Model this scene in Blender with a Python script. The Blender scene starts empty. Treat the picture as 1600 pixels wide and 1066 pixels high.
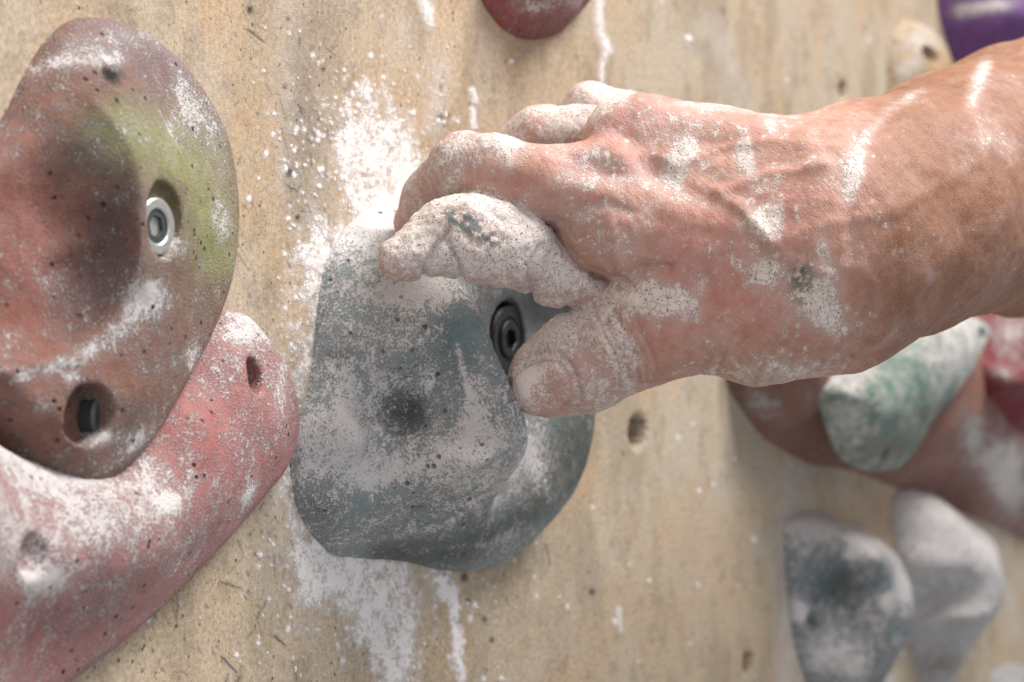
import bpy, math, random
import numpy as np
from mathutils import Vector

# ------------------------------------------------------------------ camera, light, exposure
F = 4400.0            # focal length in pixels of the 1600 px wide photograph
CX, CY = 800.0, 533.0
D0 = 0.402            # distance camera - wall
TH = math.radians(60)
CAMZ = 1.5
sc = bpy.context.scene
cam_d = bpy.data.cameras.new('camera'); cam = bpy.data.objects.new('camera', cam_d)
sc.collection.objects.link(cam); sc.camera = cam
cam.location = (0, -D0, CAMZ)
cam.rotation_euler = (math.radians(90), 0, -TH)
cam_d.sensor_width = 36; cam_d.lens = 36 * F / 1600
cam_d.clip_start = 0.01; cam_d.clip_end = 50
cam_d.dof.use_dof = True; cam_d.dof.focus_distance = 0.69; cam_d.dof.aperture_fstop = 15.5
cam_d.dof.aperture_blades = 7
w = bpy.data.worlds.new('World'); sc.world = w; w.use_nodes = True
bg = w.node_tree.nodes['Background']; bg.inputs[0].default_value = (0.93, 0.96, 1.0, 1); bg.inputs[1].default_value = 0.42
sc.view_settings.view_transform = 'Standard'; sc.view_settings.look = 'None'
sc.view_settings.exposure = 0.28; sc.view_settings.gamma = 1
sc.cycles.use_denoising = True

def area(name, loc, target, size, power, col):
    l = bpy.data.lights.new(name, 'AREA'); l.shape = 'DISK'; l.size = size; l.energy = power; l.color = col
    o = bpy.data.objects.new(name, l); sc.collection.objects.link(o); o.location = loc
    o.rotation_euler = (Vector(target) - Vector(loc)).to_track_quat('-Z', 'Y').to_euler()
area('ceiling_lamp', (0.93, -0.74, 2.85), (0.68, 0, 1.5), 0.8, 36, (1.0, 0.97, 0.93))
area('fill_light', (-0.9, -1.6, 2.3), (0.68, 0, 1.5), 1.2, 7, (0.95, 0.97, 1.0))  # added soft fill from camera left, stands for no actual lamp

# ------------------------------------------------------------------ pixel <-> space
dv = np.array([math.sin(TH), math.cos(TH), 0.0]); rv = np.array([math.cos(TH), -math.sin(TH), 0.0])
C0 = np.array([0, -D0, CAMZ])
def PZ(px, py, Z):
    px = np.asarray(px, float); py = np.asarray(py, float); Z = np.asarray(Z, float)
    d = dv + rv * ((px - CX) / F)[..., None] + np.array([0, 0, 1.0]) * ((CY - py) / F)[..., None]
    return C0 + d * Z[..., None]
def zh(px, h):
    return (D0 - h) / (math.cos(TH) - math.sin(TH) * (np.asarray(px, float) - CX) / F)
def PH(px, py, h=0.0):
    px = np.asarray(px, float); h = np.asarray(h, float) + 0 * px
    return PZ(px, py, zh(px, h))
def proj(P):
    q = P - C0; Z = q @ dv
    return CX + F * (q @ rv) / Z, CY - F * q[..., 2] / Z
def lin(r, g, b):
    f = lambda c: (c / 255 / 12.92) if c / 255 <= 0.04045 else ((c / 255 + 0.055) / 1.055) ** 2.4
    return np.array([f(r), f(g), f(b)])

# ------------------------------------------------------------------ noise
def _hash(ix, iy, iz, s):
    h = (ix * 374761393 + iy * 668265263 + iz * 2147483647 + s * 1274126177) & 0xffffffff
    h = ((h ^ (h >> 13)) * 1274126177) & 0xffffffff
    return ((h ^ (h >> 16)) & 0xffff) / 65535.0
def vnoise(P, scale, seed=0):
    q = P * scale; i = np.floor(q).astype(np.int64); f = q - i; f = f * f * (3 - 2 * f)
    r = 0
    for a in (0, 1):
        for b in (0, 1):
            for c in (0, 1):
                wgt = (f[..., 0] if a else 1 - f[..., 0]) * (f[..., 1] if b else 1 - f[..., 1]) * (f[..., 2] if c else 1 - f[..., 2])
                r = r + wgt * _hash(i[..., 0] + a, i[..., 1] + b, i[..., 2] + c, seed)
    return r
def fbm(P, scale, seed=0, n=4):
    r = 0; a = 0.5; t = 0
    for k in range(n):
        r = r + a * vnoise(P, scale * 2 ** k, seed + k * 17); t += a; a *= 0.55
    return r / t
def sstep(a, b, x):
    t = np.clip((x - a) / (b - a), 0, 1); return t * t * (3 - 2 * t)

# ------------------------------------------------------------------ painting in photo-pixel coordinates
def blob(px, py, cx, cy, rx, ry=None, rot=0.0):
    ry = ry or rx; c, s = math.cos(math.radians(rot)), math.sin(math.radians(rot))
    x = px - cx; y = py - cy; u = (x * c + y * s) / rx; v = (-x * s + y * c) / ry
    return np.exp(-(u * u + v * v))
def line(px, py, pts, w0, w1=None):
    """gaussian ridge along a polyline with width running from w0 to w1"""
    w1 = w0 if w1 is None else w1; out = np.zeros_like(px); n = len(pts) - 1
    for k in range(n):
        (x0, y0), (x1, y1) = pts[k], pts[k + 1]
        dx, dy = x1 - x0, y1 - y0; L = dx * dx + dy * dy + 1e-9
        t = np.clip(((px - x0) * dx + (py - y0) * dy) / L, 0, 1)
        ww = w0 + (w1 - w0) * (k + t) / n
        d2 = (px - x0 - t * dx) ** 2 + (py - y0 - t * dy) ** 2
        out = np.maximum(out, np.exp(-d2 / (ww * ww)))
    return out

# ------------------------------------------------------------------ surface nets
def surfnets(V, lo, s):
    S = V < 0
    a = S[:-1, :-1, :-1]; any_ = a.copy(); all_ = a.copy()
    for i in (0, 1):
        for j in (0, 1):
            for k in (0, 1):
                q = S[i:S.shape[0] - 1 + i, j:S.shape[1] - 1 + j, k:S.shape[2] - 1 + k]
                any_ |= q; all_ &= q
    act = any_ & ~all_
    idx = np.argwhere(act); ids = np.full(act.shape, -1, np.int64); ids[act] = np.arange(len(idx))
    acc = np.zeros((len(idx), 3)); cnt = np.zeros(len(idx))
    for ax in range(3):
        o = [b for b in range(3) if b != ax]
        for u in (0, 1):
            for v in (0, 1):
                off = np.zeros(3, int); off[o[0]] = u; off[o[1]] = v
                off2 = off.copy(); off2[ax] = 1
                A = V[tuple((idx + off).T)]; B = V[tuple((idx + off2).T)]
                m = (A < 0) != (B < 0)
                t = np.where(m, A / np.where(m, A - B, 1), 0)
                p = (idx + off).astype(float); p[:, ax] += t
                acc[m] += p[m]; cnt[m] += 1
    verts = lo + s * acc / cnt[:, None]
    faces = []
    for ax in range(3):
        o = [(ax + 1) % 3, (ax + 2) % 3]
        n = S.shape
        sl0 = [slice(None)] * 3; sl1 = [slice(None)] * 3
        sl0[ax] = slice(0, n[ax] - 1); sl1[ax] = slice(1, n[ax])
        for q in o: sl0[q] = slice(1, n[q] - 1); sl1[q] = slice(1, n[q] - 1)
        A = S[tuple(sl0)]; B = S[tuple(sl1)]
        for flip, M in ((False, A & ~B), (True, ~A & B)):
            e = np.argwhere(M)
            if not len(e): continue
            for q in o: e[:, q] += 1
            d1 = np.zeros(3, int); d1[o[0]] = -1; d2 = np.zeros(3, int); d2[o[1]] = -1
            q4 = np.stack([ids[tuple((e + d).T)] for d in (d1 + d2, d2, d1 * 0, d1)], 1)
            faces.append(q4[:, ::-1] if flip else q4)
    return verts, np.concatenate(faces)
def sample_grid(f, lo, hi, s, B=8, margin=1.0):
    n = (np.ceil((np.array(hi) - lo) / s / B).astype(int)) * B
    V = np.zeros(tuple(n), np.float32)
    nb = n // B
    bc = np.stack(np.meshgrid(*[np.arange(k) for k in nb], indexing='ij'), -1).reshape(-1, 3)
    cen = lo + (bc * B + (B - 1) / 2) * s
    fc = f(cen); R = B * s * 0.87 * margin + 2 * s
    lc = np.stack(np.meshgrid(*[np.arange(B)] * 3, indexing='ij'), -1).reshape(-1, 3)
    V6 = V.reshape(nb[0], B, nb[1], B, nb[2], B)
    V6[:] = fc.reshape(nb).astype(np.float32)[:, None, :, None, :, None]
    near = np.where(np.abs(fc) < R)[0]
    for k in range(0, len(near), 400):
        bb = bc[near[k:k + 400]]
        p = lo + (bb[:, None, :] * B + lc[None]) * s
        val = f(p.reshape(-1, 3)).reshape(len(bb), B, B, B)
        V6[bb[:, 0], :, bb[:, 1], :, bb[:, 2], :] = val
    return V
def vnormals(v, f):
    n = np.cross(v[f[:, 2]] - v[f[:, 0]], v[f[:, 3]] - v[f[:, 1]])
    N = np.zeros_like(v)
    for k in range(4): np.add.at(N, f[:, k], n)
    return N / (np.linalg.norm(N, axis=1, keepdims=True) + 1e-12)

# ------------------------------------------------------------------ linking
def tag(o, label=None, cat=None, group=None, kind=None):
    for k, v in (('label', label), ('category', cat), ('group', group), ('kind', kind)):
        if v: o[k] = v
    return o
def make_mesh(name, v, f, mats, parent=None, tint=None, chalk=None, smooth=True):
    me = bpy.data.meshes.new(name)
    v = np.asarray(v, np.float32); org = v.mean(0)
    if isinstance(f, np.ndarray):
        me.vertices.add(len(v)); me.vertices.foreach_set('co', v.ravel())
        k = f.shape[1]
        me.loops.add(f.size); me.loops.foreach_set('vertex_index', f.ravel().astype(np.int32))
        me.polygons.add(len(f)); me.polygons.foreach_set('loop_start', np.arange(0, f.size, k, dtype=np.int32))
        me.update(calc_edges=True)
    else:
        me.from_pydata([tuple(x) for x in v], [], f)
    me.polygons.foreach_set('use_smooth', [smooth] * len(me.polygons))
    if tint is not None:
        a = me.color_attributes.new('tint', 'FLOAT_COLOR', 'POINT')
        a.data.foreach_set('color', np.concatenate([tint, np.ones((len(v), 1))], 1).astype(np.float32).ravel())
    if chalk is not None:
        a = me.attributes.new('chalk', 'FLOAT', 'POINT'); a.data.foreach_set('value', chalk.astype(np.float32))
    me.materials.append(mats)
    o = bpy.data.objects.new(name, me); sc.collection.objects.link(o)
    if parent: o.parent = parent
    return o

# ------------------------------------------------------------------ materials
class NT:
    def __init__(s, name):
        s.m = bpy.data.materials.new(name); s.m.use_nodes = True; s.t = s.m.node_tree
        s.b = s.t.nodes['Principled BSDF']; s.co = s.t.nodes.new('ShaderNodeTexCoord').outputs['Object']
    def n(s, kind, **kw):
        x = s.t.nodes.new(kind)
        for k, v in kw.items():
            if isinstance(k, str) and k.startswith('i'):
                key = k[1:]; key = int(key) if key.isdigit() else key.replace('_', ' ')
                if hasattr(v, 'is_linked') or isinstance(v, bpy.types.NodeSocket): s.t.links.new(v, x.inputs[key])
                else: x.inputs[key].default_value = v
            else: setattr(x, k, v)
        return x
    def noise(s, scale, detail=4, rough=0.6, co=None):
        x = s.n('ShaderNodeTexNoise'); x.inputs['Scale'].default_value = scale; x.inputs['Detail'].default_value = detail
        x.inputs['Roughness'].default_value = rough; s.t.links.new(co or s.co, x.inputs['Vector']); return x.outputs[0]
    def math(s, op, a, b=None, c=None, clamp=False):
        x = s.n('ShaderNodeMath', operation=op); x.use_clamp = clamp
        for i, v in enumerate((a, b, c)):
            if v is None: continue
            if isinstance(v, bpy.types.NodeSocket): s.t.links.new(v, x.inputs[i])
            else: x.inputs[i].default_value = v
        return x.outputs[0]
    def ramp(s, x, a, b):
        r = s.n('ShaderNodeMapRange'); r.interpolation_type = 'SMOOTHSTEP'; s.t.links.new(x, r.inputs[0])
        r.inputs[1].default_value = a; r.inputs[2].default_value = b; return r.outputs[0]
    def mix(s, f, a, b, mode='MIX'):
        x = s.n('ShaderNodeMix', data_type='RGBA', blend_type=mode)
        for i, v in ((0, f), (6, a), (7, b)):
            if isinstance(v, bpy.types.NodeSocket): s.t.links.new(v, x.inputs[i])
            elif i == 0: x.inputs[0].default_value = v
            else: x.inputs[i].default_value = (*v, 1)
        return x.outputs[2]
    def voro(s, scale, rand=1.0, feature='F1', co=None):
        x = s.n('ShaderNodeTexVoronoi', feature=feature); x.inputs['Scale'].default_value = scale
        x.inputs['Randomness'].default_value = rand; s.t.links.new(co or s.co, x.inputs['Vector']); return x.outputs
    def attr(s, name, out):
        x = s.n('ShaderNodeAttribute', attribute_name=name); return x.outputs[out]
    def set(s, **kw):
        for k, v in kw.items():
            k = k.replace('_', ' ')
            if isinstance(v, bpy.types.NodeSocket): s.t.links.new(v, s.b.inputs[k])
            else: s.b.inputs[k].default_value = v
    def bump(s, h, dist, strength=1.0, normal=None):
        x = s.n('ShaderNodeBump'); x.inputs['Strength'].default_value = strength; x.inputs['Distance'].default_value = dist
        s.t.links.new(h, x.inputs['Height'])
        if normal: s.t.links.new(normal, x.inputs['Normal'])
        return x.outputs[0]

CH = lin(236, 229, 227)
def hold_material(name, grain=1500, bumpd=0.0009, fine=0.5, spec=0.35, pits=0.35, mott=0.22, chalkcol=CH):
    T = NT(name)
    n1 = T.noise(grain, 3, 0.7); n2 = T.noise(grain * 0.28, 5, 0.7); n3 = T.noise(grain * 3, 2, 0.6)
    # chalk caught in the grain
    ch = T.attr('chalk', 'Fac')
    m = T.math('ADD', ch, T.math('MULTIPLY', T.math('SUBTRACT', n1, 0.5), 3.4 * fine))
    m = T.math('ADD', m, T.math('MULTIPLY', T.math('SUBTRACT', n2, 0.5), 2.2 * fine))
    m = T.math('ADD', m, T.math('MULTIPLY', T.math('SUBTRACT', n3, 0.5), 1.2 * fine))
    cm = T.ramp(m, 0.36, 0.74)
    col = T.mix(T.ramp(n2, 0.3, 0.7), T.attr('tint', 'Color'), T.mix(1.0, T.attr('tint', 'Color'), (1 - mott, 1 - mott, 1 - mott), 'MULTIPLY'))
    col = T.mix(T.math('MULTIPLY', T.ramp(ch, -0.1, 0.9), 0.30), col, tuple(chalkcol * 0.8))
    col = T.mix(T.math('MULTIPLY', cm, 0.86), col, tuple(chalkcol))
    v = T.voro(grain * 0.17)
    pit = T.ramp(v['Distance'], 0.2, 0.07)
    pr = T.math('MULTIPLY', pit, T.ramp(T.noise(grain * 0.05, 2), 0.45, 0.6))
    col = T.mix(T.math('MULTIPLY', pr, pits * 2, clamp=True), col, (0.03, 0.03, 0.032))
    vb = T.voro(grain * 0.5); pb = T.math('MULTIPLY', T.ramp(vb['Distance'], 0.22, 0.08), T.ramp(T.noise(grain * 0.09, 2), 0.46, 0.62))
    col = T.mix(T.math('MULTIPLY', pb, 0.6), col, (0.05, 0.045, 0.045))
    h = T.math('ADD', T.math('MULTIPLY', n1, 0.9), T.math('MULTIPLY', n3, 0.35))
    h = T.math('ADD', h, T.math('MULTIPLY', cm, 0.22)); h = T.math('SUBTRACT', h, T.math('MULTIPLY', pr, 2.0))
    T.set(Base_Color=col, Roughness=0.62, Specular_IOR_Level=spec, Normal=T.bump(h, bumpd))
    return T.m
M_hold = hold_material('textured_resin')
M_holdsoft = hold_material('smooth_resin', grain=1500, bumpd=0.0009, fine=0.5, pits=0.5, mott=0.36)

def skin_material():
    T = NT('chalky_skin')
    n1 = T.noise(1700, 4, 0.65); n2 = T.noise(420, 5, 0.65); n3 = T.noise(3800, 2, 0.6)
    ch = T.attr('chalk', 'Fac')
    m = T.math('ADD', ch, T.math('MULTIPLY', T.math('SUBTRACT', n1, 0.5), 1.2))
    m = T.math('ADD', m, T.math('MULTIPLY', T.math('SUBTRACT', n2, 0.5), 1.5))
    m = T.math('ADD', m, T.math('MULTIPLY', T.math('SUBTRACT', n3, 0.5), 0.7))
    mp = T.n('ShaderNodeMapping'); mp.inputs['Rotation'].default_value = (0, 0, TH); mp.inputs['Scale'].default_value = (1500, 420, 330); T.t.links.new(T.co, mp.inputs['Vector'])
    cr = T.noise(1.0, 3, 0.6, co=mp.outputs[0])
    m = T.math('ADD', m, T.math('MULTIPLY', T.math('SUBTRACT', 0.5, cr), 0.55))
    cm = T.ramp(m, 0.36, 0.74)
    tint = T.attr('tint', 'Color')
    col = T.mix(T.ramp(T.noise(260, 4), 0.35, 0.65), tint, T.mix(1.0, tint, (0.86, 0.74, 0.72), 'MULTIPLY'))
    col = T.mix(T.math('MULTIPLY', T.ramp(n3, 0.5, 0.75), 0.25), col, tuple(CH * 0.8))
    col = T.mix(T.math('MULTIPLY', T.ramp(ch, -0.1, 0.8), 0.55), col, tuple(lin(214, 192, 188)))
    col = T.mix(T.math('MULTIPLY', cm, 0.86), col, tuple(lin(230, 219, 214)))
    # pores in the chalk crust
    pit = T.math('MULTIPLY', T.ramp(T.noise(1500, 2, 0.6), 0.62, 0.70), T.math('MULTIPLY', T.ramp(ch, 0.5, 0.8), T.ramp(T.noise(300, 3), 0.36, 0.52)))
    wv = T.n('ShaderNodeVectorMath', operation='ADD'); nn = T.n('ShaderNodeTexNoise'); nn.inputs['Scale'].default_value = 500; T.t.links.new(T.co, nn.inputs['Vector'])
    ws = T.n('ShaderNodeVectorMath', operation='SCALE'); T.t.links.new(nn.outputs['Color'], ws.inputs[0]); ws.inputs['Scale'].default_value = 0.0022
    T.t.links.new(T.co, wv.inputs[0]); T.t.links.new(ws.outputs[0], wv.inputs[1])
    crk = T.math('MULTIPLY', T.ramp(T.voro(480, feature='DISTANCE_TO_EDGE', co=wv.outputs[0])['Distance'], 0.07, 0.0), T.math('MULTIPLY', T.ramp(ch, 0.34, 0.6), T.ramp(n2, 0.42, 0.56)))
    pit = T.math('MAXIMUM', pit, T.math('MULTIPLY', crk, 0.26))
    col = T.mix(T.math('MULTIPLY', pit, 0.8), col, (0.08, 0.065, 0.06))
    # fine skin cells
    v2 = T.voro(1250, feature='DISTANCE_TO_EDGE'); cell = T.ramp(v2['Distance'], 0.0, 0.12)
    h = T.math('ADD', T.math('MULTIPLY', cell, 0.10), T.math('MULTIPLY', n1, 0.30)); h = T.math('ADD', h, T.math('MULTIPLY', cr, 0.8))
    h = T.math('ADD', h, T.math('MULTIPLY', cm, 0.3)); h = T.math('SUBTRACT', h, T.math('MULTIPLY', pit, 1.6))
    T.set(Base_Color=col, Roughness=0.55, Specular_IOR_Level=0.35, Normal=T.bump(h, 0.00038))
    T.b.inputs['Subsurface Weight'].default_value = 0.10; T.b.inputs['Subsurface Radius'].default_value = (0.9, 0.35, 0.2)
    T.b.inputs['Subsurface Scale'].default_value = 0.0025
    return T.m
M_skin = skin_material()

def simple(name, col, rough=0.5, metal=0.0, bump=0.0, scale=2000, spec=0.5, mott=0.3):
    T = NT(name); n = T.noise(scale, 4)
    T.set(Base_Color=T.mix(T.ramp(n, 0.3, 0.7), tuple(col), tuple(np.array(col) * (1 - mott))), Roughness=rough, Metallic=metal, Specular_IOR_Level=spec)
    if bump: T.set(Normal=T.bump(n, bump))
    return T.m
M_dark = simple('blackened_steel', (0.045, 0.042, 0.05), 0.42, 0.5, 0.0001)
M_steel = simple('zinc_steel', (0.62, 0.62, 0.60), 0.38, 0.7, 0.00008)
M_socket = simple('grimy_socket', (0.10, 0.11, 0.11), 0.5, 0.5, 0.0001)
M_chalk = simple('chalk_powder', CH * 1.05, 0.95, 0, 0.0004, 1500, 0.1, 0.08)
M_nail = hold_material('nail_plate', grain=1500, bumpd=0.00008, fine=0.5, spec=0.5, pits=0.1, mott=0.12)

# ------------------------------------------------------------------ the wall
WG = 2.6
def wall_chalk(px, py, P):
    """loose chalk on the plywood: bursts above and below the hold, drips, dust"""
    rag = fbm(P, 260, 3); fine = fbm(P, 900, 5, 3)
    c = np.zeros_like(px)
    # burst above the hold
    c += 1.15 * line(px, py, [(625, 320), (600, 265), (590, 230)], 75, 28)
    c += 0.8 * line(px, py, [(600, 290), (570, 190), (575, 130)], 42, 12)
    c += 0.75 * line(px, py, [(560, 290), (535, 230), (528, 205)], 30, 12)
    c += 0.6 * line(px, py, [(620, 270), (622, 180), (600, 140)], 22, 8)
    c += 0.62 * line(px, py, [(560, 250), (540, 160), (538, 115)], 9, 5)
    # left flank
    c += 0.62 * line(px, py, [(520, 370), (500, 400), (470, 400)], 22, 16)
    c += 0.72 * line(px, py, [(498, 350), (492, 430), (480, 520), (470, 620)], 20, 16)
    c += 0.45 * blob(px, py, 455, 430, 26, 50, 10) + 0.5 * blob(px, py, 447, 555, 16, 60, 5)
    c += 0.75 * line(px, py, [(448, 690), (452, 760), (475, 850), (500, 890)], 22, 34)
    # burst below the hold
    c += 1.05 * line(px, py, [(520, 890), (560, 940), (590, 985)], 45, 40)
    c += 0.95 * line(px, py, [(600, 895), (625, 960), (610, 1100)], 44, 34)
    c += 0.8 * line(px, py, [(690, 900), (700, 930)], 26, 16)
    c += 1.0 * line(px, py, [(700, 915), (712, 970), (722, 1080)], 11, 9)
    c += 0.45 * blob(px, py, 485, 930, 38, 45) + 0.35 * blob(px, py, 640, 1010, 80, 90)
    # vertical streaking in the fall-out
    st = vnoise(np.stack([px * 1.0, py * 0.12, 0 * px], -1), 0.075, 9)
    c -= 0.55 * st * sstep(915, 990, py) * (px > 400) * (px < 700)
    c = np.clip(c, 0, 1.05) * 0.84 + (rag - 0.5) * 1.15 * (c > 0.02) + (fine - 0.5) * 0.9 * np.clip(c * 2, 0, 1)
    # single runs
    for pts, a, b, k in (([(660, -20), (668, 20), (672, 40)], 17, 8, .9), ([(935, -10), (938, 50), (950, 80)], 9, 9, .9),
                         ([(946, 80), (940, 110), (942, 160)], 7, 5, 0.75), ([(738, 142), (742, 158)], 7, 7, 1.0),
                         ([(738, 172), (740, 200)], 6, 5, 1.1), ([(966, 950), (970, 985)], 6, 4, 0.75),
                         ([(690, 110), (680, 200)], 24, 20, 0.42), ([(640, 40), (610, 110)], 22, 16, 0.30)):
        c = np.maximum(c, k * line(px, py, pts, a, b) + (fine - 0.5) * 0.7 * line(px, py, pts, a * 1.4, b * 1.4))
    # spatter
    r = random.Random(4)
    for k in range(900):
        z = r.random()
        if z < .40: x, y = r.gauss(575, 70), r.gauss(215, 65)
        elif z < .62: x, y = r.gauss(590, 95), r.gauss(990, 50)
        elif z < .80: x, y = r.gauss(462, 26), r.gauss(600, 190)
        elif z < .93: x, y = r.uniform(380, 1600), r.uniform(0, 1066)
        else: x, y = r.uniform(0, 700), r.uniform(0, 1066)
        s = r.choice((1.4, 1.6, 1.8, 2.2, 2.8, 4.2)) * (1 if x < 900 else 1.5); q = r.uniform(1, 1.9)
        sel = (np.abs(px - x) < 20) & (np.abs(py - y) < 28)
        c[sel] = np.maximum(c[sel], r.uniform(.7, 1.25) * blob(px[sel], py[sel], x, y, s, s * q, r.uniform(-15, 15)))
    # smeared broad bands of dust further along the wall
    for pts, a, b, k in (([(1260, 640), (1235, 760), (1235, 1100)], 42, 30, 0.44), ([(1110, 40), (1160, 160)], 30, 40, 0.33),
                         ([(1120, 720), (1090, 1000)], 20, 40, 0.16), ([(1010, 700), (950, 900)], 60, 80, 0.10),
                         ([(1540, 850), (1590, 1000)], 30, 30, 0.3), ([(760, 60), (780, 130)], 60, 50, 0.12)):
        c = np.maximum(c, k * line(px, py, pts, a, b) + (rag - 0.5) * 0.3)
    c = np.maximum(c, (.34 * sstep(.45, .8, fbm(P * np.array([1, 1, .3]), 60, 71)) + .2 * sstep(.5, .8, rag)) * (.35 + .65 * blob(px, py, 560, 500, 330, 700)))
    return np.clip(c, 0, 1.4)

def wall_material():
    T = NT('worn_plywood')
    n1 = T.noise(2300, 3, 0.7); n2 = T.noise(120, 5, 0.6); n3 = T.noise(700, 4, 0.7)
    tint = T.attr('tint', 'Color'); ch = T.attr('chalk', 'Fac')
    col = T.mix(T.ramp(n3, 0.3, 0.72), tint, T.mix(1.0, tint, (0.60, 0.57, 0.52), 'MULTIPLY'))
    col = T.mix(T.math('MULTIPLY', T.ramp(n2, 0.48, 0.66), 0.35), col, T.mix(1.0, tint, (1.0, 0.88, 0.76), 'MULTIPLY'))
    col = T.mix(T.math('MULTIPLY', T.ramp(n1, 0.52, 0.70), 0.5), col, tuple(lin(228, 216, 198)))
    # black grit in the coating
    v = T.voro(230); g = T.math('MULTIPLY', T.ramp(v['Distance'], 0.15, 0.06), T.ramp(T.noise(90, 3), 0.38, 0.54))
    v2 = T.voro(520); g2 = T.math('MULTIPLY', T.ramp(v2['Distance'], 0.2, 0.09), T.ramp(T.noise(60, 3), 0.38, 0.58))
    grit = T.math('MAXIMUM', g, T.math('MULTIPLY', g2, 0.75))
    col = T.mix(T.math('MULTIPLY', grit, 0.85), col, (0.035, 0.035, 0.04))
    m = T.math('ADD', ch, T.math('MULTIPLY', T.math('SUBTRACT', n3, 0.5), 1.9))
    m = T.math('ADD', m, T.math('MULTIPLY', T.math('SUBTRACT', n1, 0.5), 2.0))
    cm = T.ramp(m, 0.38, 0.84)
    col = T.mix(T.math('MULTIPLY', T.ramp(ch, 0.03, 0.8), 0.45), col, tuple(CH * 0.9))
    col = T.mix(T.math('MULTIPLY', cm, 0.93), col, tuple(CH * 1.02))
    h = T.math('ADD', T.math('MULTIPLY', n1, 0.5), T.math('MULTIPLY', n3, 0.6)); h = T.math('ADD', h, T.math('MULTIPLY', cm, 0.3))
    T.set(Base_Color=col, Roughness=0.7, Specular_IOR_Level=0.25, Normal=T.bump(h, 0.00028))
    return T.m
M_wall = wall_material()

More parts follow.
